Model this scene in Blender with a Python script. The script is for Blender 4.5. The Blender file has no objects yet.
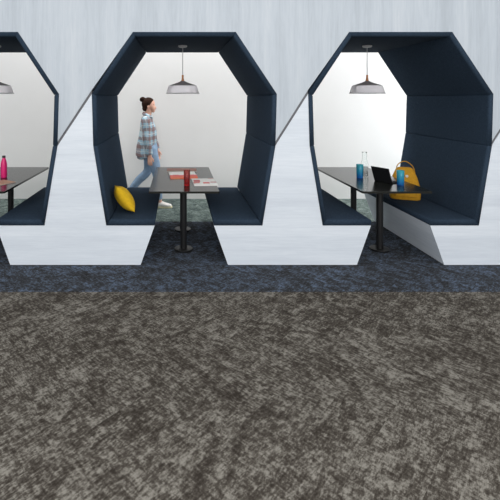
import bpy, bmesh, math, random
from mathutils import Vector, Matrix
random.seed(4)
sc = bpy.context.scene
C = sc.collection
PI = math.pi

# ------------------------------------------------------------------ camera, world, light, exposure
H = 1.62            # eye height
D0 = 4.05           # distance to the front face of the booths
cam_d = bpy.data.cameras.new('camera')
cam = bpy.data.objects.new('camera', cam_d); C.objects.link(cam)
cam.location = (0, 0, H); cam.rotation_euler = (PI / 2, 0, 0)
cam_d.sensor_width = 36; cam_d.lens = 36 * 421.2 / 500
cam_d.shift_x = 73 / 500; cam_d.shift_y = -153 / 500
cam_d.clip_start = 0.05
sc.camera = cam

sc.view_settings.view_transform = 'Standard'
sc.view_settings.look = 'None'
sc.view_settings.gamma = 1
sc.view_settings.use_curve_mapping = False
sc.view_settings.exposure = 0.0

w = bpy.data.worlds.new('world'); sc.world = w; w.use_nodes = True
w.node_tree.nodes['Background'].inputs[0].default_value = (0.97, 0.985, 1.0, 1)
w.node_tree.nodes['Background'].inputs[1].default_value = 1.0

def area(name, loc, rot, sx, sy, power, col=(1, 1, 1)):
    l = bpy.data.lights.new(name, 'AREA'); l.shape = 'RECTANGLE'; l.size = sx; l.size_y = sy
    l.energy = power; l.color = col
    o = bpy.data.objects.new(name, l); C.objects.link(o); o.location = loc; o.rotation_euler = rot
    return o
area('front_fill_light', (0.6, -2.6, 3.0), (math.radians(54), 0, 0), 9, 2.4, 225, (1.0, 0.99, 0.975))  # added fill panel behind the camera, tilted to light the facade evenly
area('back_fill_light', (1.2, 5.6, 5.2), (math.radians(10), 0, 0), 10, 1.2, 365, (1.0, 0.975, 0.95))  # added fill, set high so the back wall brightens evenly; no ceiling here
area('side_fill_light', (5.2, 6.0, 1.4), (0, math.radians(90), math.radians(0)), 2.4, 1.0, 42, (1.0, 1.0, 1.0))  # added side fill to brighten the right of the back wall; no window here

# ------------------------------------------------------------------ helpers
def S(r, g, b):
    f = lambda c: (c / 255 / 12.92) if c / 255 <= 0.04045 else ((c / 255 + 0.055) / 1.055) ** 2.4
    return (f(r), f(g), f(b), 1)

def obj(name, bm, m=None, parent=None, smooth=False):
    me = bpy.data.meshes.new(name); bmesh.ops.recalc_face_normals(bm, faces=bm.faces[:]); bm.to_mesh(me); bm.free()
    o = bpy.data.objects.new(name, me); C.objects.link(o)
    if m: me.materials.append(m)
    if parent: o.parent = parent
    if smooth:
        for p in me.polygons: p.use_smooth = True
    return o

def tag(o, label, cat, group=None, kind=None):
    if label: o['label'] = label
    if cat: o['category'] = cat
    if group: o['group'] = group
    if kind: o['kind'] = kind
    return o

def thing(name, label, cat, loc=(0, 0, 0), rz=0, group=None):
    o = bpy.data.objects.new(name, None); C.objects.link(o); o.empty_display_size = 0.1
    o.location = loc; o.rotation_euler = (0, 0, rz)
    return tag(o, label, cat, group)

def dup(root, loc, label=None, rz=None):
    r = root.copy(); C.objects.link(r); r.location = loc
    if rz is not None: r.rotation_euler = (0, 0, rz)
    if label: r['label'] = label
    for ch in list(root.children):
        c = ch.copy(); C.objects.link(c); c.parent = r
        for g in list(ch.children):
            d = g.copy(); C.objects.link(d); d.parent = c
    return r

def bevel(bm, off, seg=3, edges=None):
    bmesh.ops.bevel(bm, geom=edges or bm.edges[:], offset=off, segments=seg, profile=0.5, affect='EDGES')

def prism(poly, y0, y1, bm=None):
    """polygon in x,z extruded from y0 to y1"""
    bm = bm or bmesh.new()
    a = [bm.verts.new((x, y0, z)) for x, z in poly]; b = [bm.verts.new((x, y1, z)) for x, z in poly]
    bm.faces.new(a); bm.faces.new(list(reversed(b)))
    n = len(poly)
    for i in range(n):
        j = (i + 1) % n
        bm.faces.new((a[i], b[i], b[j], a[j]))
    return bm

def box(x0, x1, y0, y1, z0, z1, bev=0, seg=2, bm=None):
    nb = bmesh.new()
    prism([(x0, z0), (x1, z0), (x1, z1), (x0, z1)], y0, y1, nb)
    if bev: bevel(nb, bev, seg)
    if bm is None: return nb
    me = bpy.data.meshes.new('tmp'); nb.to_mesh(me); nb.free(); bm.from_mesh(me); bpy.data.meshes.remove(me)
    return bm

def lathe(profile, seg=40, cx=0, cy=0, cz=0, bm=None):
    """profile: (r,z) list; r=0 ends close with a pole"""
    bm = bm or bmesh.new(); rings = []
    for r, z in profile:
        if r < 1e-6: rings.append([bm.verts.new((cx, cy, cz + z))])
        else: rings.append([bm.verts.new((cx + r * math.cos(2 * PI * k / seg), cy + r * math.sin(2 * PI * k / seg), cz + z)) for k in range(seg)])
    for A, B in zip(rings, rings[1:]):
        for k in range(seg):
            l = (k + 1) % seg
            if len(A) == 1 and len(B) == 1: continue
            if len(A) == 1: bm.faces.new((A[0], B[k], B[l]))
            elif len(B) == 1: bm.faces.new((A[k], A[l], B[0]))
            else: bm.faces.new((A[k], A[l], B[l], B[k]))
    return bm

def catmull(vals, n):
    out = []
    N = len(vals)
    for i in range(N - 1):
        p0, p1, p2, p3 = vals[max(i - 1, 0)], vals[i], vals[i + 1], vals[min(i + 2, N - 1)]
        for k in range(n):
            t = k / n
            out.append([0.5 * (2 * b + (c - a) * t + (2 * a - 5 * b + 4 * c - d) * t * t + (3 * b - a - 3 * c + d) * t ** 3) for a, b, c, d in zip(p0, p1, p2, p3)])
    out.append(list(vals[-1]))
    return out

def tube(pts, radii, bm=None, seg=16, n=4, round0=True, round1=True, hint=(0, 1, 0)):
    """smooth tapered limb; radii are numbers or (along hint, across hint)"""
    bm = bm or bmesh.new()
    rr = [(r, r) if isinstance(r, (int, float)) else r for r in radii]
    v = catmull([list(p) + list(r) for p, r in zip(pts, rr)], n)
    P = [Vector(a[:3]) for a in v]; R = [(max(a[3], 1e-4), max(a[4], 1e-4)) for a in v]
    hint = Vector(hint); rings = []
    def frame(i):
        t = (P[min(i + 1, len(P) - 1)] - P[max(i - 1, 0)]).normalized()
        s = hint - t * hint.dot(t)
        if s.length < 1e-3: s = Vector((1, 0, 0)) - t * t.x
        s.normalize(); return t, s, t.cross(s)
    def ring(c, s, u, ra, rb): return [bm.verts.new(c + s * (ra * math.cos(2 * PI * k / seg)) + u * (rb * math.sin(2 * PI * k / seg))) for k in range(seg)]
    t, s, u = frame(0)
    if round0:
        for a in (80, 55, 28):
            q = math.cos(math.radians(a)); h = math.sin(math.radians(a)) * min(R[0])
            rings.append(ring(P[0] - t * h, s, u, R[0][0] * q, R[0][1] * q))
    for i in range(len(P)):
        t, s, u = frame(i); rings.append(ring(P[i], s, u, *R[i]))
    if round1:
        for a in (28, 55, 80):
            q = math.cos(math.radians(a)); h = math.sin(math.radians(a)) * min(R[-1])
            rings.append(ring(P[-1] + t * h, s, u, R[-1][0] * q, R[-1][1] * q))
    for A, B in zip(rings, rings[1:]):
        for k in range(seg): bm.faces.new((A[k], A[(k + 1) % seg], B[(k + 1) % seg], B[k]))
    bm.faces.new(list(reversed(rings[0]))); bm.faces.new(rings[-1])
    return bm

def ellipsoid(c, r, bm=None, sub=3, rot=None):
    bm = bm or bmesh.new()
    m = Matrix.Translation(c) @ (rot or Matrix.Identity(4)) @ Matrix.Diagonal((r[0], r[1], r[2], 1))
    bmesh.ops.create_icosphere(bm, subdivisions=sub, radius=1, matrix=m)
    return bm

def fuse(name, bm, m, parent, voxel, smooth=4):
    """overlapping closed shapes become one continuous skin"""
    bmesh.ops.recalc_face_normals(bm, faces=bm.faces[:])
    me = bpy.data.meshes.new('tmp'); bm.to_mesh(me); bm.free()
    o = bpy.data.objects.new('tmp', me); C.objects.link(o)
    r = o.modifiers.new('r', 'REMESH'); r.mode = 'VOXEL'; r.voxel_size = voxel; r.use_smooth_shade = True
    if smooth:
        s = o.modifiers.new('s', 'SMOOTH'); s.iterations = smooth; s.factor = 0.5
    dg = bpy.context.evaluated_depsgraph_get(); dg.update()
    nm = bpy.data.meshes.new_from_object(o.evaluated_get(dg))
    bpy.data.objects.remove(o); bpy.data.meshes.remove(me)
    nm.name = name; nm.materials.clear(); nm.materials.append(m)
    for p in nm.polygons: p.use_smooth = True
    no = bpy.data.objects.new(name, nm); C.objects.link(no)
    if parent: no.parent = parent
    return no

# ------------------------------------------------------------------ materials
class NT:
    def __init__(s, name):
        s.m = bpy.data.materials.new(name); s.m.use_nodes = True
        s.t = s.m.node_tree; s.b = s.t.nodes['Principled BSDF']; s.out = s.t.nodes['Material Output']
    def n(s, kind, **kw):
        o = s.t.nodes.new(kind)
        for k, v in kw.items(): setattr(o, k, v)
        return o
    def l(s, a, b): s.t.links.new(a, b)
    def math(s, op, a, b=None, c=None):
        o = s.n('ShaderNodeMath', operation=op)
        for i, v in enumerate((a, b, c)):
            if v is None: continue
            if isinstance(v, (int, float)): o.inputs[i].default_value = v
            else: s.l(v, o.inputs[i])
        return o.outputs[0]
    def coord(s, kind='Object'): return s.n('ShaderNodeTexCoord').outputs[kind]
    def mapping(s, vec, scale=(1, 1, 1), rot=(0, 0, 0), loc=(0, 0, 0)):
        o = s.n('ShaderNodeMapping'); o.inputs['Scale'].default_value = scale; o.inputs['Rotation'].default_value = rot; o.inputs['Location'].default_value = loc
        s.l(vec, o.inputs[0]); return o.outputs[0]
    def noise(s, vec, scale, detail=4, rough=0.55, dist=0):
        o = s.n('ShaderNodeTexNoise'); o.inputs['Scale'].default_value = scale; o.inputs['Detail'].default_value = detail
        o.inputs['Roughness'].default_value = rough; o.inputs['Distortion'].default_value = dist
        s.l(vec, o.inputs['Vector']); return o.outputs['Fac']
    def ramp(s, fac, stops, interp='LINEAR'):
        o = s.n('ShaderNodeValToRGB'); cr = o.color_ramp; cr.interpolation = interp
        while len(cr.elements) < len(stops): cr.elements.new(0.5)
        for e, (p, c) in zip(cr.elements, stops): e.position = p; e.color = c
        s.l(fac, o.inputs[0]); return o.outputs[0]
    def mix(s, fac, a, b, mode='MIX'):
        o = s.n('ShaderNodeMix', data_type='RGBA', blend_type=mode)
        for i, v in ((0, fac), (6, a), (7, b)):
            if isinstance(v, (int, float)): o.inputs[i].default_value = v
            elif isinstance(v, tuple): o.inputs[i].default_value = v
            else: s.l(v, o.inputs[i])
        return o.outputs[2]
    def bump(s, h, strength, dist=0.002):
        o = s.n('ShaderNodeBump'); o.inputs['Strength'].default_value = strength; o.inputs['Distance'].default_value = dist
        s.l(h, o.inputs['Height']); s.l(o.outputs[0], s.b.inputs['Normal'])
    def col(s, c):
        if isinstance(c, tuple): s.b.inputs['Base Color'].default_value = c
        else: s.l(c, s.b.inputs['Base Color'])
    def set(s, **kw):
        for k, v in kw.items(): s.b.inputs[k.replace('_', ' ')].default_value = v
        return s.m

def plain(name, c, rough=0.5, metal=0.0, var=0.06, scale=40, bump=0.0):
    a = NT(name); nz = a.noise(a.coord(), scale, 3)
    d = tuple(x * (1 - var) for x in c[:3]) + (1,); e = tuple(min(1, x * (1 + var)) for x in c[:3]) + (1,)
    a.col(a.ramp(nz, [(0.3, d), (0.7, e)]))
    if bump: a.bump(nz, bump)
    return a.set(Roughness=rough, Metallic=metal)

def whitewash(name, vertical, lo, mid, hi):
    a = NT(name); co = a.coord()
    st = (1, 1, 0.05) if vertical else (0.06, 0.06, 1)
    v = a.mapping(co, st)
    big = a.noise(v, 9, 3, 0.5, 0.4); fine = a.noise(v, 55, 5, 0.65, 0.6)
    cath = a.noise(a.mapping(co, (1, 1, 0.16) if vertical else (0.16, 0.16, 1)), 16, 2, 0.5, 2.5)
    f = a.math('ADD', a.math('MULTIPLY', big, 0.45), a.math('ADD', a.math('MULTIPLY', fine, 0.4), a.math('MULTIPLY', cath, 0.15)))
    # veneer boards, each its own shade
    sp = a.n('ShaderNodeSeparateXYZ'); a.l(co, sp.inputs[0])
    bid = a.math('FLOOR', a.math('DIVIDE', sp.outputs['X' if vertical else 'Z'], 0.14))
    wn = a.n('ShaderNodeTexWhiteNoise', noise_dimensions='1D'); a.l(bid, wn.inputs['W'])
    f = a.math('ADD', f, a.math('MULTIPLY', a.math('SUBTRACT', wn.outputs['Value'], 0.5), 0.10))
    a.col(a.ramp(f, [(0.33, lo), (0.5, mid), (0.68, hi)]))
    a.bump(fine, 0.15, 0.001)
    return a.set(Roughness=0.5)

def carpet(name, dark, mid, light, contrast=1.0):
    a = NT(name); co = a.coord()
    W, N = 0.25, 4
    r = a.mapping(co, (1 / W, 1 / W, 1), (0, 0, PI / 4))
    sp = a.n('ShaderNodeSeparateXYZ'); a.l(r, sp.inputs[0]); u, v = sp.outputs['X'], sp.outputs['Y']
    i, j = a.math('FLOOR', u), a.math('FLOOR', v)
    dif = a.math('SUBTRACT', i, j)
    k = a.math('FLOORED_MODULO', dif, 2 * N)
    horiz = a.math('LESS_THAN', k, N - 0.5)          # herringbone planks, 25 cm by 1 m
    block = a.math('FLOOR', a.math('DIVIDE', dif, N))
    def sel(x, y): return a.math('ADD', a.math('MULTIPLY', horiz, x), a.math('MULTIPLY', a.math('SUBTRACT', 1, horiz), y))
    along, across, row = sel(u, v), sel(v, u), sel(j, i)
    cid = a.n('ShaderNodeCombineXYZ'); a.l(block, cid.inputs[0]); a.l(row, cid.inputs[1]); a.l(horiz, cid.inputs[2])
    wn = a.n('ShaderNodeTexWhiteNoise', noise_dimensions='3D'); a.l(cid.outputs[0], wn.inputs['Vector'])
    rnd = wn.outputs['Value']
    off = a.math('MULTIPLY', rnd, 37.0)
    def vec(sa, sb):
        o = a.n('ShaderNodeCombineXYZ')
        a.l(a.math('MULTIPLY', along, sa), o.inputs[0]); a.l(a.math('MULTIPLY', across, sb), o.inputs[1]); a.l(off, o.inputs[2]); return o.outputs[0]
    patch = a.noise(vec(2.0, 3.2), 1.0, 4, 0.65, 0.6)
    streak = a.noise(vec(4.6, 17), 1.0, 3, 0.65, 0.25)
    cross = a.noise(vec(15, 4.2), 1.0, 2, 0.6, 0.3)
    grit = a.noise(vec(13, 25), 1.0, 2, 0.7)
    def amp(x, k): return a.math('MULTIPLY', a.math('SUBTRACT', x, 0.5), k)
    f = a.math('ADD', amp(patch, 1.4), a.math('ADD', amp(streak, 0.95), a.math('ADD', amp(grit, 1.1), amp(cross, 0.95))))
    f = a.math('ADD', f, amp(rnd, 0.09))
    f = a.math('ADD', a.math('MULTIPLY', f, contrast), 0.5)
    a.col(a.ramp(f, [(0.14, dark), (0.46, mid), (0.88, light)]))
    a.bump(grit, 0.5, 0.004)
    return a.set(Roughness=0.95, Specular_IOR_Level=0.1)

def felt():
    a = NT('navy_felt'); co = a.coord()
    f = a.math('ADD', a.math('MULTIPLY', a.noise(co, 260, 2, 0.7), 0.6), a.math('MULTIPLY', a.noise(co, 60, 3, 0.6), 0.4))
    a.col(a.ramp(f, [(0.3, S(36, 47, 58)), (0.52, S(48, 61, 76)), (0.75, S(64, 79, 95))]))
    a.bump(f, 0.35, 0.002)
    return a.set(Roughness=0.95, Specular_IOR_Level=0.05)

def coloured_glass(name, stops, zlo, zhi, clear=0.75):
    a = NT(name); sp = a.n('ShaderNodeSeparateXYZ'); a.l(a.coord(), sp.inputs[0])
    f = a.math('DIVIDE', a.math('SUBTRACT', sp.outputs['Z'], zlo), zhi - zlo)
    f = a.math('ADD', f, a.math('MULTIPLY', a.math('SUBTRACT', a.noise(a.coord(), 22, 2), 0.5), 0.25))
    a.col(a.ramp(f, stops))
    return a.set(Roughness=0.06, Transmission_Weight=clear, IOR=1.3)

M = {}
M['facade'] = whitewash('whitewashed_wood_vertical', True, S(177, 185, 193), S(190, 198, 206), S(202, 208, 214))
M['base'] = whitewash('whitewashed_wood_horizontal', False, S(210, 217, 226), S(220, 227, 235), S(230, 236, 243))
M['brown_carpet'] = carpet('brown_carpet', S(50, 45, 40), S(76, 71, 65), S(132, 128, 120))
M['blue_carpet'] = carpet('blue_carpet', S(41, 41, 42), S(59, 61, 65), S(92, 105, 124))
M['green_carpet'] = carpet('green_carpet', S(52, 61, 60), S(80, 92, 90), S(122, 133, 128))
M['felt'] = felt()
M['white_wall'] = plain('white_wall', S(232, 231, 229), 0.7, 0, 0.012, 3)
M['slot'] = plain('dark_metal_trim', S(98, 98, 102), 0.5)
M['plinth'] = plain('tan_plinth', S(150, 135, 115), 0.6)
M['table'] = NT('black_tabletop')
_a = M['table']; _n = _a.noise(_a.coord(), 180, 2); _a.col(_a.ramp(_n, [(0.3, S(28, 29, 27)), (0.7, S(36, 37, 34))])); M['table'] = _a.set(Roughness=0.2, Specular_IOR_Level=0.36)
M['black'] = plain('black_metal', S(22, 22, 23), 0.4, 0, 0.1)
M['edge'] = plain('black_table_edge', S(26, 26, 27), 0.5, 0, 0.1)
M['grey_shade'] = plain('grey_shade', S(132, 128, 130), 0.6, 0, 0.04, 60)
M['pale_shade'] = plain('pale_shade', S(205, 204, 208), 0.6, 0, 0.02, 60)
def translucent(name, c, f):
    a = NT(name); a.col(c); a.set(Roughness=0.7)
    tr = a.n('ShaderNodeBsdfTranslucent'); tr.inputs[0].default_value = c
    mx = a.n('ShaderNodeMixShader'); mx.inputs[0].default_value = f
    a.l(a.b.outputs[0], mx.inputs[1]); a.l(tr.outputs[0], mx.inputs[2]); a.l(mx.outputs[0], a.out.inputs[0]); return a.m
M['pale_shade'] = translucent('pale_shade', S(236, 235, 238), 0.5)
_a = NT('lit_bulb'); _a.col(S(245, 240, 230)); _a.b.inputs['Emission Color'].default_value = (1, 0.97, 0.93, 1); M['bulb'] = _a.set(Emission_Strength=32.0)
M['cord'] = plain('pale_cord', S(190, 190, 192), 0.5)
M['wood'] = plain('warm_wood', S(176, 112, 62), 0.45, 0, 0.2, 90)
M['yellow'] = plain('yellow_fabric', S(216, 174, 20), 0.9, 0, 0.1, 30, 0.2)
M['bag'] = plain('yellow_canvas', S(205, 150, 30), 0.85, 0, 0.12, 45, 0.2)
M['badge'] = plain('white_badge', S(235, 232, 220), 0.5)
M['magenta'] = plain('magenta_bottle', S(236, 40, 122), 0.28, 0, 0.03)
M['cap'] = plain('dark_cap', S(52, 48, 50), 0.4)
M['paper'] = plain('white_paper', S(226, 222, 214), 0.6, 0, 0.03)
M['brown_paper'] = plain('brown_cover', S(128, 78, 62), 0.5, 0, 0.2, 12)
M['tan_paper'] = plain('tan_cover', S(192, 146, 118), 0.55, 0, 0.12, 10)
M['screen'] = plain('laptop_dark', S(28, 29, 31), 0.65, 0, 0.08)
M['keys'] = plain('laptop_keys', S(18, 18, 20), 0.7)
M['red_glass'] = coloured_glass('red_glass', [(0.0, S(235, 50, 58)), (0.6, S(246, 96, 96)), (1, S(250, 140, 130))], 0, 0.16, 0.85)
M['teal_glass'] = coloured_glass('teal_glass', [(0.0, S(40, 120, 215)), (0.45, S(60, 185, 225)), (1, S(90, 215, 225))], 0, 0.155, 0.55)
M['clear_glass'] = NT('clear_glass').set(Base_Color=(0.97, 0.99, 0.985, 1), Roughness=0.02, Transmission_Weight=1.0, IOR=1.12)
M['skin'] = plain('skin', S(230, 178, 156), 0.55, 0, 0.05, 20)
M['hair'] = plain('dark_brown_hair', S(44, 25, 17), 0.8, 0, 0.35, 60)
M['hair'].node_tree.nodes['Principled BSDF'].inputs['Specular IOR Level'].default_value = 0.15
M['denim'] = plain('light_denim', S(130, 154, 180), 0.9, 0, 0.16, 14)
M['shoe'] = plain('white_shoe', S(236, 232, 228), 0.6)
M['shoe_red'] = plain('red_shoe_heel', S(214, 60, 44), 0.6)
M['sole'] = plain('cream_sole', S(214, 206, 170), 0.7)
M['eye'] = plain('dark_eye', S(40, 28, 24), 0.3)
M['lip'] = plain('pink_lips', S(190, 105, 100), 0.5)

def plaid():
    a = NT('plaid_flannel'); sp = a.n('ShaderNodeSeparateXYZ'); a.l(a.coord(), sp.inputs[0])
    wob = a.math('MULTIPLY', a.math('SUBTRACT', a.noise(a.coord(), 9, 2), 0.5), 0.05)
    xx = a.math('ADD', a.math('ADD', sp.outputs['X'], a.math('MULTIPLY', sp.outputs['Y'], 0.6)), wob); zz = a.math('ADD', sp.outputs['Z'], wob)
    def band(v, per, lo, hi):
        f = a.math('FRACT', a.math('DIVIDE', a.math('ADD', v, 5.0), per)); return a.math('MULTIPLY', a.math('GREATER_THAN', f, lo), a.math('LESS_THAN', f, hi))
    bx, bz = band(xx, 0.115, 0.0, 0.42), band(zz, 0.125, 0.0, 0.42)
    c = a.mix(a.math('MULTIPLY', bx, 0.55), S(148, 180, 196), S(132, 88, 76))
    c = a.mix(a.math('MULTIPLY', bz, 0.62), c, S(116, 72, 60))
    lines = a.math('MAXIMUM', band(xx, 0.115, 0.66, 0.76), band(zz, 0.125, 0.66, 0.76))
    c = a.mix(a.math('MULTIPLY', lines, 0.4), c, S(222, 222, 216))
    a.col(c); return a.set(Roughness=0.95)
M['plaid'] = plaid()

# ------------------------------------------------------------------ setting: floors, walls
def structure(name, bm, m, label, cat):
    return tag(obj(name, bm, m), label, cat, kind='structure')

D1 = 5.50           # back of the booths
YW = 6.705          # wall behind
structure('floor', box(-6, 7, -2.0, 3.5, -0.05, 0), M['brown_carpet'], 'brown grey mottled herringbone carpet in the foreground', 'floor')
structure('floor.001', box(-6, 7, 3.5, 5.48, -0.05, 0), M['blue_carpet'], 'dark blue mottled carpet strip running under the booths', 'floor')
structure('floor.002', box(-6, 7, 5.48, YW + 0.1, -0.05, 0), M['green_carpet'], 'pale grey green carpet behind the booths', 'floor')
structure('wall_back', box(-6, 7, YW, YW + 0.1, 0, 3.4), M['white_wall'], 'plain white wall behind the booths', 'wall')

CB = 0.0721; PITCH = 2.10
CX = [-2.024, 0.0702, 2.150]; PITCH = 2.085     # booth centres
TOP, KU, KL, ST, SI, FL = (0.495, 2.245), (0.889, 1.649), (0.875, 1.149), (0.75, 0.386), (0.284, 0.386), (0.42, 0.006)
ZT = 3.3; XL, XR = -4.6, 4.9
G = 0.041  # slot width measured up

up = bmesh.new()
def addpoly(bm, poly): prism(poly, D0, D1, bm)
for c in CX: addpoly(up, [(c - TOP[0], TOP[1]), (c + TOP[0], TOP[1]), (c + TOP[0], ZT), (c - TOP[0], ZT)])
for a, b in zip(CX, CX[1:]):
    addpoly(up, [(a + TOP[0], TOP[1]), (a + KU[0], KU[1]), (a + KL[0], KL[1] + G), (b - KU[0], KU[1] + G), (b - TOP[0], TOP[1]), (b - TOP[0], ZT), (a + TOP[0], ZT)])
a = CX[2]; nb = a + PITCH
addpoly(up, [(a + TOP[0], TOP[1]), (a + KU[0], KU[1]), (a + KL[0], KL[1] + G), (nb - KU[0], KU[1] + G), (XR, KU[1] + G), (XR, ZT), (a + TOP[0], ZT)])
b = CX[0]; pb = b - PITCH
addpoly(up, [(XL, KL[1] + G), (pb + KL[0], KL[1] + G), (b - KU[0], KU[1] + G), (b - TOP[0], TOP[1]), (b - TOP[0], ZT), (XL, ZT)])
structure('wall_front', up, M['facade'], 'whitewashed vertical grain wood wall above the booth openings', 'wall')

# lower wooden partitions between the booths
def partition(poly, plinth_x, label):
    o = obj('partition', prism(poly, D0, D1), M['base']); tag(o, label, 'partition', 'wooden partitions between the booths')
    obj('plinth', box(plinth_x[0], plinth_x[1], D0 + 0.012, D1 - 0.012, 0, 0.006), M['plinth'], o)
    return o
def lowpoly(a, b):
    return [(a + KL[0], KL[1]), (b - KU[0], KU[1]), (b - KL[0], KL[1]), (b - ST[0], ST[1]), (b - SI[0], SI[1]), (b - FL[0], FL[1]), (a + FL[0], FL[1]), (a + SI[0], SI[1]), (a + ST[0], ST[1])]
partition(lowpoly(CX[0], CX[1]), (CX[0] + FL[0] + .01, CX[1] - FL[0] - .01), 'whitewashed wooden partition with slanted bench base between the left and centre booths')
partition(lowpoly(CX[1], CX[2]), (CX[1] + FL[0] + .01, CX[2] - FL[0] - .01), 'whitewashed wooden partition with slanted bench base between the centre and right booths')
a = CX[2]
partition([(a + KL[0], KL[1]), (nb - KU[0], KU[1]), (XR, KU[1]), (XR, FL[1]), (a + FL[0], FL[1]), (a + SI[0], SI[1]), (a + ST[0], ST[1])], (a + FL[0] + .01, XR), 'whitewashed wooden partition at the right edge, right of the right booth')
b = CX[0]
partition([(XL, KL[1]), (pb + KL[0], KL[1]), (b - KU[0], KU[1]), (b - KL[0], KL[1]), (b - ST[0], ST[1]), (b - SI[0], SI[1]), (b - FL[0], FL[1]), (XL, FL[1])], (XL, b - FL[0] - .01), 'whitewashed wooden partition left of the left booth')

# dark slots where upper and lower wood meet
def slot(n, a, b, label):
    structure('trim_%d' % n, prism([(a + KL[0], KL[1]), (b - KU[0], KU[1]), (b - KU[0], KU[1] + G), (a + KL[0], KL[1] + G)], D0 + 0.008, D0 + 0.03), M['slot'], label, 'trim')
slot(1, CX[0], CX[1], 'dark diagonal joint strip between left and centre booths')
slot(2, CX[1], CX[2], 'dark diagonal joint strip between centre and right booths')
slot(3, CX[2], nb, 'dark diagonal joint strip at the right edge')

# ------------------------------------------------------------------ booths
def inset(pts, t):
    out = []
    n = len(pts)
    for i in range(n):
        p = Vector(pts[i])
        ds = []
        if i > 0: ds.append((p - Vector(pts[i - 1])).normalized())
        if i < n - 1: ds.append((Vector(pts[i + 1]) - p).normalized())
        ns = [Vector((d.y, -d.x)) for d in ds]
        if len(ns) == 1: out.append(tuple(p + ns[0] * t))
        else:
            bis = (ns[0] + ns[1]).normalized(); out.append(tuple(p + bis * (t / bis.dot(ns[0]))))
    return out
line = [(-SI[0], SI[1]), (-ST[0], ST[1]), (-KL[0], KL[1]), (-KU[0], KU[1]), (-TOP[0], TOP[1]), (TOP[0], TOP[1]), (KU[0], KU[1]), (KL[0], KL[1]), (ST[0], ST[1]), (SI[0], SI[1])]
ins = inset(line, 0.046)
ZS = 0.386 + 0.058                                   # top of the seat cushions
f_ = (ZS - ins[1][1]) / (ins[2][1] - ins[1][1])
xs = -(ins[1][0] + (ins[2][0] - ins[1][0]) * f_)
ins[1], ins[8], ins[0], ins[9] = (-xs, ZS), (xs, ZS), (ins[0][0], ZS), (ins[9][0], ZS)
booth = thing('meeting_booth', 'navy felt lined octagonal booth at the centre with yellow cushion on its seat', 'booth', (CX[1], D0, 0), 0, 'navy octagonal meeting booths')
names = ['seat_cushion', 'backrest', 'side_panel', 'slanted_panel', 'ceiling_panel', 'slanted_panel', 'side_panel', 'backrest', 'seat_cushion']
for i, nm in enumerate(names):
    q = [Vector(line[i]), Vector(line[i + 1]), Vector(ins[i + 1]), Vector(ins[i])]
    d = (q[1] - q[0]).normalized() * 0.0004
    q = [q[0] + d, q[1] - d, q[2] - d, q[3] + d]
    bm = prism([tuple(p) for p in q], -0.004, D1 - D0)
    inner = [e for e in bm.edges if all(min((Vector((v.co.x, v.co.z)) - q[2]).length, (Vector((v.co.x, v.co.z)) - q[3]).length) < 1e-5 for v in e.verts)]
    bevel(bm, 0.014, 4, inner)
    obj(nm, bm, M['felt'], booth, smooth=True)
for ch in booth.children:
    for p in ch.data.polygons: p.use_smooth = True
dup(booth, (CX[0], D0, 0), 'navy felt lined octagonal booth cut off by the left edge, with magenta bottle')
dup(booth, (CX[2], D0, 0), 'navy felt lined octagonal booth on the right, with yellow bag on its seat')

# ------------------------------------------------------------------ tables
ZTAB = 0.70; TY0, TY1 = 4.10, 5.53; TW = 0.345
def make_table():
    t = thing('table', 'long black glossy table in the centre booth holding magazines and a red glass', 'table', (CX[1], 0, 0), 0, 'black tables in the booths')
    bm = box(-TW, TW, TY0, TY1, ZTAB - 0.02, ZTAB)
    vert = [e for e in bm.edges if abs(e.verts[0].co.z - e.verts[1].co.z) > 0.01]
    bevel(bm, 0.02, 4, vert)
    top = [e for e in bm.edges if e.verts[0].co.z > ZTAB - 0.001 and e.verts[1].co.z > ZTAB - 0.001 and len(e.link_faces) == 2 and abs(e.link_faces[0].normal.z - e.link_faces[1].normal.z) > 0.5]
    bevel(bm, 0.0025, 2, top)
    obj('tabletop', bm, M['table'], t)
    for y in (4.47, 5.13):
        lg = obj('leg', lathe([(0, 0.02), (0.034, 0.02), (0.034, ZTAB - 0.03), (0, ZTAB - 0.03)], 32, 0, y), M['black'], t, True)
        obj('foot', lathe([(0, 0), (0.098, 0), (0.1, 0.003), (0.1, 0.014), (0.096, 0.018), (0.05, 0.022), (0, 0.022)], 40, 0, y), M['black'], lg, True)
        obj('mounting_plate', box(-0.12, 0.12, y - 0.12, y + 0.12, ZTAB - 0.03, ZTAB - 0.02), M['black'], lg)
    return t
tb = make_table()
dup(tb, (CX[0], 0, 0), 'long black glossy table in the left booth with magenta bottle standing on it')
dup(tb, (CX[2], 0, 0), 'long black glossy table in the right booth with laptop and blue glasses')
# sharp shading on legs' flat caps is hidden; add auto-smooth-like split by edge angle
for o in list(C.objects):
    if o.type == 'MESH' and o.name.split('.')[0] in ('leg', 'foot'):
        if not any(m.type == 'EDGE_SPLIT' for m in o.modifiers):
            m = o.modifiers.new('split', 'EDGE_SPLIT'); m.split_angle = math.radians(40)

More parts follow.
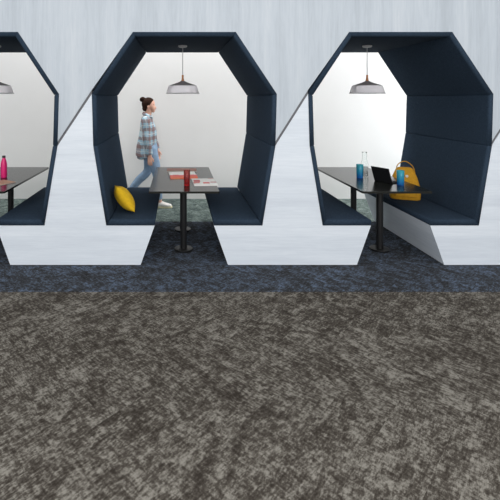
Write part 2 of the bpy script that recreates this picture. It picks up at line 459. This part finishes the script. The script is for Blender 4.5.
# ------------------------------------------------------------------ pendant lamps
YP = 4.73
def make_pendant():
    zc = TOP[1] - 0.048
    t = thing('pendant_lamp', 'grey pendant lamp with wooden neck hanging in the centre booth', 'lamp', (CX[1] - 0.006, YP, 0), 0, 'pendant lamps in the booths')
    obj('canopy', lathe([(0, zc), (0.05, zc), (0.05, zc - 0.012), (0.044, zc - 0.018), (0.006, zc - 0.02), (0, zc - 0.02)], 32), M['cord'], t)
    obj('cord', lathe([(0, zc - 0.015), (0.0042, zc - 0.015), (0.0042, 1.86), (0, 1.86)], 12), M['cord'], t, True)
    obj('neck', lathe([(0, 1.868), (0.009, 1.868), (0.011, 1.86), (0.011, 1.835), (0.014, 1.815), (0.02, 1.798), (0, 1.798)], 24), M['wood'], t, True)
    cone = [(0.014, 1.804), (0.03, 1.794), (0.06, 1.781), (0.10, 1.767), (0.135, 1.755), (0.156, 1.747)]
    obj('shade_cap', lathe(cone + [(r - 0.002, z - 0.004) for r, z in reversed(cone)] + [cone[0]], 48), M['grey_shade'], t, True)
    drum = [(0.156, 1.747), (0.161, 1.738), (0.172, 1.70), (0.182, 1.668), (0.187, 1.662)]
    sh = obj('shade', lathe(drum + [(0.184, 1.660)] + [(r - 0.003, z) for r, z in reversed(drum[:-1])] + [drum[0]], 48), M['pale_shade'], t, True)
    rm = bmesh.new()
    pr = [(0.1865 + 0.003 * math.cos(a), 1.6615 + 0.003 * math.sin(a)) for a in [2 * PI * k / 8 for k in range(9)]]
    obj('rim', lathe(pr, 48, bm=rm), M['grey_shade'], sh, True)
    obj('bulb', ellipsoid((0, 0, 1.735), (0.03, 0.03, 0.036), sub=2), M['bulb'], t, True)
    obj('lamp_holder', lathe([(0, 1.80), (0.013, 1.80), (0.013, 1.762), (0, 1.762)], 16), M['cap'], t)
    return t
pl = make_pendant()
dup(pl, (CX[0] - 0.006, YP, 0), 'grey pendant lamp cut off by the left edge of the photo')
dup(pl, (CX[2] - 0.015, YP, 0), 'grey pendant lamp with wooden neck hanging in the right booth')

# ------------------------------------------------------------------ things on the tables
def magazine_mat(name, stops_y, spotty):
    a = NT(name); sp = a.n('ShaderNodeSeparateXYZ'); a.l(a.coord(), sp.inputs[0])
    c = a.ramp(a.math('ADD', a.math('MULTIPLY', sp.outputs['Y'], 2.3), 0.5), stops_y, 'CONSTANT')
    vo = a.n('ShaderNodeTexVoronoi', distance='CHEBYCHEV'); vo.inputs['Scale'].default_value = 11; vo.inputs['Randomness'].default_value = 0.6; a.l(a.coord(), vo.inputs['Vector'])
    hs = a.n('ShaderNodeSeparateColor'); a.l(vo.outputs['Color'], hs.inputs[0])
    pick = a.math('MULTIPLY', a.math('LESS_THAN', hs.outputs[0], spotty), a.math('LESS_THAN', vo.outputs['Distance'], 0.38))
    pc = a.ramp(hs.outputs[1], [(0, S(210, 60, 50)), (0.35, S(230, 150, 60)), (0.6, S(190, 50, 60)), (0.8, S(150, 120, 110))], 'CONSTANT')
    a.col(a.mix(pick, c, pc)); return a.set(Roughness=0.4)
M['mag_red'] = magazine_mat('red_magazine_pages', [(0.0, S(232, 92, 44)), (0.18, S(228, 60, 66)), (0.3, S(242, 226, 222)), (0.5, S(240, 238, 234)), (0.84, S(214, 70, 66)), (0.9, S(238, 236, 232))], 0.22)
M['mag_white'] = magazine_mat('white_magazine_pages', [(0.0, S(238, 236, 232)), (1.0, S(232, 230, 226))], 0.3)

def open_magazine(label, loc, rz, wx, wy, mat, lift):
    """spine along local x, pages curve up to both sides along y"""
    t = thing('open_magazine', label, 'magazine', loc, rz, 'open magazines on the centre table')
    n = 14
    for s in (-1, 1):
        bm = bmesh.new(); top = []; bot = []
        for i in range(n + 1):
            f = i / n; y = s * wy / 2 * f
            z = 0.003 + lift * math.sin(PI * min(1, f * 1.05)) ** 0.8 * (1 - 0.35 * f) + 0.001
            top.append((y, z)); bot.append((y, 0.0))
        for A in (top, bot): pass
        ta = [bm.verts.new((-wx / 2, y, z)) for y, z in top]; tb_ = [bm.verts.new((wx / 2, y, z)) for y, z in top]
        ba = [bm.verts.new((-wx / 2, y, z)) for y, z in bot]; bb = [bm.verts.new((wx / 2, y, z)) for y, z in bot]
        for i in range(n):
            bm.faces.new((ta[i], tb_[i], tb_[i + 1], ta[i + 1])); bm.faces.new((ba[i], ba[i + 1], bb[i + 1], bb[i]))
            bm.faces.new((ta[i], ta[i + 1], ba[i + 1], ba[i])); bm.faces.new((tb_[i], bb[i], bb[i + 1], tb_[i + 1]))
        bm.faces.new((ta[0], ba[0], bb[0], tb_[0])); bm.faces.new((ta[n], tb_[n], bb[n], ba[n]))
        obj('page_block', bm, mat, t)
    return t
open_magazine('open red and white magazine lying behind the red glass', (0.065, 4.94, ZTAB), math.radians(5), 0.31, 0.42, M['mag_red'], 0.022)
open_magazine('open white magazine lying at the right edge of the centre table', (0.292, 4.55, ZTAB), math.radians(3), 0.25, 0.385, M['mag_white'], 0.010)

def closed_book(name, label, cat, loc, rz, wx, wy, h, m):
    t = thing(name, label, cat, loc, rz)
    obj('cover', box(-wx / 2, wx / 2, -wy / 2, wy / 2, h - 0.0012, h, 0.0004, 1), m, t)
    obj('cover', box(-wx / 2, wx / 2, -wy / 2, wy / 2, 0, 0.0012, 0.0004, 1), m, t)
    obj('pages', box(-wx / 2 + 0.002, wx / 2 - 0.002, -wy / 2 + 0.001, wy / 2 - 0.002, 0.0012, h - 0.0012), M['paper'], t)
    return t
closed_book('magazine', 'closed brown magazine at the far end of the centre table', 'magazine', (0.06, 5.29, ZTAB), math.radians(0), 0.37, 0.20, 0.008, M['brown_paper'])
closed_book('notebook', 'thin tan notebook lying beside the magenta bottle', 'notebook', (-1.895, 4.49, ZTAB), math.radians(-33), 0.21, 0.26, 0.006, M['tan_paper'])

def tumbler(label, loc, r, h, m, cat='glass', group=None):
    p = [(0, 0), (r * 0.86, 0), (r * 0.9, 0.004), (r, h - 0.001), (r - 0.001, h), (r - 0.0028, h - 0.001), (r * 0.9 - 0.003, 0.012), (0, 0.011)]
    o = obj('tumbler', lathe(p, 40), m, None, True); o.location = loc
    return tag(o, label, cat, group)
tumbler('tall red glass tumbler on the centre table', (0.103, 4.385, ZTAB), 0.034, 0.158, M['red_glass'])
tumbler('tall teal blue glass tumbler beside the clear carafe', (2.083, 4.80, ZTAB), 0.039, 0.152, M['teal_glass'], group='blue glasses on the right table')
tumbler('tall teal blue glass tumbler in front of the yellow bag, right of the laptop', (2.337, 4.405, ZTAB), 0.038, 0.152, M['teal_glass'], group='blue glasses on the right table')

pr = [(0, 0), (0.035, 0), (0.0385, 0.005), (0.0385, 0.14), (0.036, 0.165), (0.027, 0.195), (0.024, 0.215), (0.025, 0.27), (0.028, 0.285)]
car = obj('carafe', lathe(pr + [(0.0255, 0.284)] + [(max(r - 0.0025, 0), max(z, 0.008)) for r, z in reversed(pr[2:-1])] + [(0, 0.008)], 40), M['clear_glass'], None, True)
car.location = (2.163, 4.86, ZTAB); tag(car, 'clear glass carafe standing left of the laptop', 'carafe')

t = thing('water_bottle', 'magenta metal water bottle with dark cap on the left table', 'bottle', (-1.977, 4.81, ZTAB))
obj('body', lathe([(0, 0), (0.031, 0), (0.0345, 0.005), (0.035, 0.012), (0.035, 0.14), (0.033, 0.165), (0.026, 0.195), (0.019, 0.213), (0.0175, 0.222), (0.0175, 0.226), (0, 0.226)], 40), M['magenta'], t, True)
obj('cap', lathe([(0, 0.226), (0.018, 0.226), (0.0185, 0.229), (0.0185, 0.247), (0.0165, 0.25), (0, 0.25)], 32), M['cap'], t)

# laptop: hinge runs obliquely, the lid's back turned to the left bench
hx, hy = Vector((2.175, 4.625)), Vector((2.27, 4.452))
mid = (hx + hy) / 2; L = (hy - hx).length + 0.015
ang = math.atan2((hy - hx).y, (hy - hx).x)
t = thing('laptop', 'small open black laptop on the right table, its lid back facing left', 'laptop', (mid.x, mid.y, ZTAB), ang)
kb = obj('keyboard_base', box(-L / 2, L / 2, 0.004, 0.165, 0, 0.008, 0.002, 2), M['screen'], t)
ks = bmesh.new()
for r in range(5):
    for c in range(11): box(-L / 2 + 0.012 + c * (L - 0.024) / 11, -L / 2 + 0.012 + (c + 0.86) * (L - 0.024) / 11, 0.02 + r * 0.016, 0.034 + r * 0.016, 0.008, 0.0094, bm=ks)
obj('keys', ks, M['keys'], kb)
obj('touchpad', box(-0.035, 0.035, 0.112, 0.152, 0.008, 0.0085), M['edge'], kb)
lid = obj('lid', box(-L / 2, L / 2, -0.0035, 0.0035, 0, 0.172, 0.0025, 2), M['screen'], t)
lid.location = (0, 0.001, 0.006); lid.rotation_euler = (math.radians(21), 0, 0)
obj('display', box(-L / 2 + 0.008, L / 2 - 0.008, 0.0033, 0.0042, 0.01, 0.164), M['keys'], lid)
obj('hinge', tube([(-L / 2 + 0.02, 0, 0.006), (L / 2 - 0.02, 0, 0.006)], [0.0045, 0.0045], n=1), M['keys'], t, True)

# ------------------------------------------------------------------ cushion and bag on the seats
SEAT = ZS + 0.001
def pillow_bm(w, h, th, n=22):
    bm = bmesh.new(); g = {}
    for s in (-1, 1):
        for i in range(n + 1):
            for j in range(n + 1):
                u, v = 2 * i / n - 1, 2 * j / n - 1
                edge = i in (0, n) or j in (0, n)
                if edge and s == 1: g[s, i, j] = g[-1, i, j]; continue
                pin = 1 - 0.10 * (1 - v * v) * 1.0 * abs(u) ** 3; pin2 = 1 - 0.10 * (1 - u * u) * abs(v) ** 3
                z = s * th / 2 * ((1 - abs(u) ** 2.2) * (1 - abs(v) ** 2.2)) ** 0.6
                z += s * 0.004 * math.sin(7 * u + 3 * v) * (1 - u * u) * (1 - v * v)
                g[s, i, j] = bm.verts.new((u * w / 2 * pin, z, v * h / 2 * pin2))
    for s in (-1, 1):
        for i in range(n):
            for j in range(n):
                f = (g[s, i, j], g[s, i + 1, j], g[s, i + 1, j + 1], g[s, i, j + 1])
                bm.faces.new(f if s < 0 else tuple(reversed(f)))
    return bm
cu = obj('cushion', pillow_bm(0.30, 0.315, 0.15), M['yellow'], None, True)
cu.rotation_mode = 'XYZ'
ca = Vector((-0.6, 0, 0.8)); th = math.radians(14)
cn = Vector((-0.8, 0, -0.6)) * math.cos(th) + Vector((0, -1, 0)) * math.sin(th)
cbv = ca.cross(cn)
mm = Matrix((( cbv.x, cn.x, ca.x), (cbv.y, cn.y, ca.y), (cbv.z, cn.z, ca.z))).to_4x4()
cu.matrix_world = Matrix.Translation((-0.54, 4.33, SEAT + 0.134)) @ mm
tag(cu, 'plump yellow cushion leaning on the left seat of the centre booth', 'cushion')

for k_ in ('keys', 'screen'): M[k_].node_tree.nodes['Principled BSDF'].inputs['Specular IOR Level'].default_value = 0.1
bagt = thing('backpack', 'yellow canvas bag with top handle sitting on the right booth seat', 'bag', (2.63, 4.86, SEAT), math.radians(-22))
def bag_bm():
    bm = bmesh.new(); rings = []
    prof = [(0.0, 0.142, 0.062), (0.012, 0.156, 0.072), (0.06, 0.16, 0.078), (0.16, 0.15, 0.074), (0.25, 0.128, 0.064), (0.31, 0.102, 0.05), (0.345, 0.085, 0.036), (0.36, 0.06, 0.02)]
    sg = 36
    for z, rx, ry in prof:
        ring = []
        for k in range(sg):
            a = 2 * PI * k / sg; ca, sa = math.cos(a), math.sin(a)
            e = 0.5
            ring.append(bm.verts.new((rx * abs(ca) ** e * (1 if ca >= 0 else -1), ry * abs(sa) ** e * (1 if sa >= 0 else -1) + z * 0.10, z)))
        rings.append(ring)
    for A, B in zip(rings, rings[1:]):
        for k in range(sg): bm.faces.new((A[k], A[(k + 1) % sg], B[(k + 1) % sg], B[k]))
    bm.faces.new(list(reversed(rings[0]))); bm.faces.new(rings[-1])
    return bm
b_ = obj('body', bag_bm(), M['bag'], bagt, True)
obj('handle', tube([(-0.085, 0.03, 0.335), (-0.07, 0.036, 0.385), (-0.02, 0.04, 0.425), (0.03, 0.038, 0.42), (0.085, 0.034, 0.37), (0.105, 0.03, 0.30)], [(0.012, 0.005)] * 6, n=6, seg=10), M['bag'], bagt, True)
pk = obj('front_pocket', box(-0.115, 0.115, -0.082, -0.05, 0.03, 0.19, 0.02, 4), M['bag'], bagt, True)
obj('badge', lathe([(0, 0), (0.016, 0), (0.016, 0.004), (0.014, 0.006), (0, 0.006)], 24), M['badge'], bagt).matrix_local = Matrix.Translation((0.015, -0.040, 0.27)) @ Matrix.Rotation(math.radians(97), 4, 'X')
for s in (-1, 1):
    obj('shoulder_strap', tube([(s * 0.05, 0.09, 0.33), (s * 0.075, 0.112, 0.24), (s * 0.09, 0.105, 0.12), (s * 0.11, 0.085, 0.03)], [(0.006, 0.016)] * 4, n=5, seg=10), M['bag'], bagt, True)

# ------------------------------------------------------------------ the person walking behind the centre booth
P = thing('person', 'person with dark hair bun in blue brown plaid shirt and jeans walking right', 'person', (-0.386, 6.24, 0))
# body: one continuous skin (her right side, y<0, is turned to the camera)
bm = bmesh.new()
ellipsoid((-0.038, 0, 1.515), (0.097, 0.074, 0.098), bm)                       # skull
tube([(0.0, 0, 1.50), (0.022, 0, 1.46), (0.034, 0, 1.418)], [(0.064, 0.05), (0.056, 0.045), (0.034, 0.028)], bm)   # face and jaw
ellipsoid((0.043, 0, 1.408), (0.016, 0.02, 0.014), bm, 2)                      # chin
tube([(0.053, 0, 1.492), (0.064, 0, 1.472), (0.074, 0, 1.458)], [0.008, 0.0095, 0.011], bm, 10)                    # nose
ellipsoid((0.060, 0, 1.436), (0.01, 0.02, 0.007), bm, 2); ellipsoid((0.057, 0, 1.426), (0.01, 0.019, 0.007), bm, 2)  # lips
for s in (-1, 1): ellipsoid((-0.035, s * 0.074, 1.475), (0.016, 0.008, 0.028), bm, 2)                              # ears
tube([(-0.06, 0, 1.31), (-0.045, 0, 1.36), (-0.03, 0, 1.43)], [0.062, 0.048, 0.05], bm)                             # neck
tube([(-0.015, 0, 0.84), (-0.02, 0, 0.95), (-0.025, 0, 1.05), (-0.045, 0, 1.18), (-0.06, 0, 1.28), (-0.06, 0, 1.33)],
     [(0.15, 0.10), (0.14, 0.09), (0.125, 0.085), (0.15, 0.10), (0.15, 0.08), (0.08, 0.06)], bm)                    # torso
hands = []
def arm(s, sh, el, wr, hand_dir, curl):
    tube([sh, el, wr], [0.046, 0.038, 0.025], bm)
    wr = Vector(wr); d = Vector(hand_dir).normalized()
    fwd = (Vector((1, 0, 0)) - d * d.x).normalized()        # thumb side
    pal = Vector((0, -s, 0)); pal = (pal - d * pal.dot(d)).normalized()   # palm faces the thigh
    tube([wr, wr + d * 0.03, wr + d * 0.085], [(0.016, 0.022), (0.013, 0.033), (0.011, 0.036)], bm, 14, hint=tuple(pal))
    for off, ln in ((0.028, 0.070), (0.0095, 0.078), (-0.0095, 0.072), (-0.027, 0.056)):
        a0 = wr + d * 0.075 + fwd * off
        a1 = a0 + d * ln * 0.45 + pal * ln * 0.08 * curl
        a2 = a1 + d * ln * 0.30 + pal * ln * 0.22 * curl
        a3 = a2 + d * ln * 0.18 + pal * ln * 0.26 * curl
        tube([a0, a1, a2, a3], [0.0088, 0.0082, 0.0076, 0.0062], bm, 8, 2)
    b0 = wr + d * 0.025 + fwd * 0.022
    tube([b0, b0 + d * 0.03 + fwd * 0.024 + pal * 0.006, b0 + d * 0.058 + fwd * 0.03 + pal * 0.012], [0.012, 0.010, 0.008], bm, 8, 2)
RS, RE, RW = (-0.06, -0.175, 1.265), (-0.045, -0.215, 1.0), (0.0, -0.205, 0.775)
LS, LE, LW = (-0.05, 0.175, 1.265), (0.015, 0.215, 1.02), (0.085, 0.19, 0.815)
arm(-1, RS, RE, RW, (-0.02, 0.0, -1), 1.0)
arm(1, LS, LE, LW, (0.12, 0.0, -1), 1.2)
RH, RK, RA = (0.0, -0.085, 0.85), (0.095, -0.085, 0.47), (0.13, -0.08, 0.085)
LH, LK, LA = (-0.01, 0.085, 0.85), (-0.06, 0.085, 0.50), (-0.315, 0.08, 0.205)
tube([RH, (0.05, -0.085, 0.66), RK, (0.11, -0.083, 0.30), RA], [0.075, 0.068, 0.05, 0.048, 0.034], bm)
tube([LH, (-0.03, 0.085, 0.68), LK, (-0.19, 0.083, 0.37), LA], [0.075, 0.068, 0.05, 0.048, 0.034], bm)
tube([RA, (0.17, -0.08, 0.05), (0.24, -0.08, 0.035)], [0.034, 0.034, 0.022], bm)
tube([LA, (-0.28, 0.08, 0.12), (-0.235, 0.08, 0.05)], [0.034, 0.034, 0.022], bm)
body = fuse('body', bm, M['skin'], P, 0.0042, 3)
# hair
hb = ellipsoid((-0.038, 0, 1.519), (0.1, 0.08, 0.097), sub=4)
bmesh.ops.bisect_plane(hb, geom=hb.verts[:] + hb.edges[:] + hb.faces[:], plane_co=(0.044, 0, 1.585), plane_no=(0.114, 0, -0.078), clear_outer=True)
bmesh.ops.holes_fill(hb, edges=[e for e in hb.edges if e.is_boundary], sides=0)
ellipsoid((-0.122, 0, 1.588), (0.044, 0.04, 0.036), hb); ellipsoid((-0.142, 0.005, 1.575), (0.026, 0.026, 0.026), hb)
ellipsoid((-0.085, 0, 1.455), (0.045, 0.055, 0.05), hb)
fuse('hair', hb, M['hair'], P, 0.005, 2)
for s in (-1, 1):
    obj('eye', ellipsoid((0.043, s * 0.034, 1.487), (0.008, 0.009, 0.006), sub=2), M['eye'], P, True)
    obj('eyebrow', tube([(0.05, s * 0.02, 1.503), (0.046, s * 0.036, 1.507), (0.034, s * 0.052, 1.503)], [0.0026, 0.003, 0.002], n=3, seg=8), M['hair'], P, True)
obj('lips', ellipsoid((0.0625, 0, 1.431), (0.007, 0.014, 0.004), sub=2), M['lip'], P, True)
# shirt: loose, longer at the back
sb = bmesh.new()
tube([(-0.085, 0, 0.745), (-0.072, 0, 0.86), (-0.05, 0, 1.0), (-0.043, 0, 1.13), (-0.058, 0, 1.24), (-0.062, 0, 1.30), (-0.055, 0, 1.345)],
     [(0.20, 0.142), (0.195, 0.145), (0.19, 0.138), (0.185, 0.125), (0.175, 0.098), (0.125, 0.08), (0.075, 0.062)], sb, 32, 6, round0=False, round1=False)
for q in (0, 1):
    side = -1 if q == 0 else 1
    a0, a1, a2 = (RS, RE, RW) if q == 0 else (LS, LE, LW)
    e2 = tuple(Vector(a1).lerp(Vector(a2), 0.93))
    tube([tuple(Vector(a0) + Vector((0, -side * 0.05, 0.02))), a0, tuple(Vector(a0).lerp(Vector(a1), 0.5)), a1, e2], [0.062, 0.068, 0.062, 0.058, 0.046], sb, 20, 5, round1=False)
ellipsoid((-0.135, 0, 0.735), (0.075, 0.15, 0.04), sb, 3)
shirt = fuse('shirt', sb, M['plaid'], P, 0.007, 4)
cb = bmesh.new()
ring = [(-0.05 + 0.064 * math.cos(a), 0.07 * math.sin(a), 1.352 - 0.030 * math.cos(a)) for a in [2 * PI * k / 20 for k in range(20)]]
vs = []
for k in range(20):
    x, y, z = ring[k]; o_ = Vector((x + 0.05, y, 0)).normalized()
    vs.append([cb.verts.new((x + o_.x * dx, y + o_.y * dx, z + dz)) for dx, dz in ((-0.004, 0.02), (0.004, 0.024), (0.02, -0.016), (0.012, -0.02))])
for k in range(20):
    A, B = vs[k], vs[(k + 1) % 20]
    for i in range(4): cb.faces.new((A[i], A[(i + 1) % 4], B[(i + 1) % 4], B[i]))
obj('collar', cb, M['plaid'], shirt, True)
# jeans
jb = bmesh.new()
tube([(-0.012, 0, 0.80), (-0.012, 0, 0.86), (-0.018, 0, 0.95)], [(0.165, 0.112), (0.165, 0.112), (0.15, 0.10)], jb, 24)
tube([RH, (0.05, -0.085, 0.66), RK, (0.106, -0.083, 0.30), (0.125, -0.08, 0.125)], [0.095, 0.084, 0.064, 0.06, 0.05], jb, 20, round1=False)
tube([LH, (-0.03, 0.085, 0.68), LK, (-0.19, 0.083, 0.37), (-0.295, 0.08, 0.235)], [0.095, 0.084, 0.064, 0.06, 0.05], jb, 20, round1=False)
fuse('jeans', jb, M['denim'], P, 0.007, 3)
# shoes, built flat then set on each foot
def shoe(loc, pitch):
    e = bmesh.new()
    tube([(-0.07, 0, 0.058), (-0.04, 0, 0.062), (0.02, 0, 0.055), (0.09, 0, 0.043), (0.15, 0, 0.036)], [(0.034, 0.040), (0.038, 0.046), (0.042, 0.042), (0.045, 0.030), (0.034, 0.020)], e, 20)
    tube([(-0.045, 0, 0.07), (-0.045, 0, 0.112)], [(0.036, 0.045), (0.037, 0.046)], e, 20, 3)
    mtx = Matrix.Translation(loc) @ Matrix.Rotation(pitch, 4, 'Y')
    u = fuse('shoe', e, M['shoe'], P, 0.005, 2); u.matrix_local = mtx
    s_ = bmesh.new(); N = 28; pts = []
    for k in range(N):
        a = 2 * PI * k / N; x = 0.038 + 0.142 * math.cos(a); pts.append((x, (0.040 + 0.008 * math.cos(a)) * math.copysign(abs(math.sin(a)) ** 0.7, math.sin(a))))
    lo = [s_.verts.new((x, y, 0)) for x, y in pts]; hi = [s_.verts.new((x * 0.995, y * 0.98, 0.026)) for x, y in pts]
    s_.faces.new(list(reversed(lo))); s_.faces.new(hi)
    for k in range(N): s_.faces.new((lo[k], lo[(k + 1) % N], hi[(k + 1) % N], hi[k]))
    obj('sole', s_, M['sole'], u, True)
    obj('heel_patch', ellipsoid((-0.092, 0, 0.066), (0.024, 0.032, 0.03), sub=2), M['shoe_red'], u, True)
shoe((0.138, -0.08, 0.0), 0)
shoe((-0.308, 0.08, 0.135), math.radians(52))
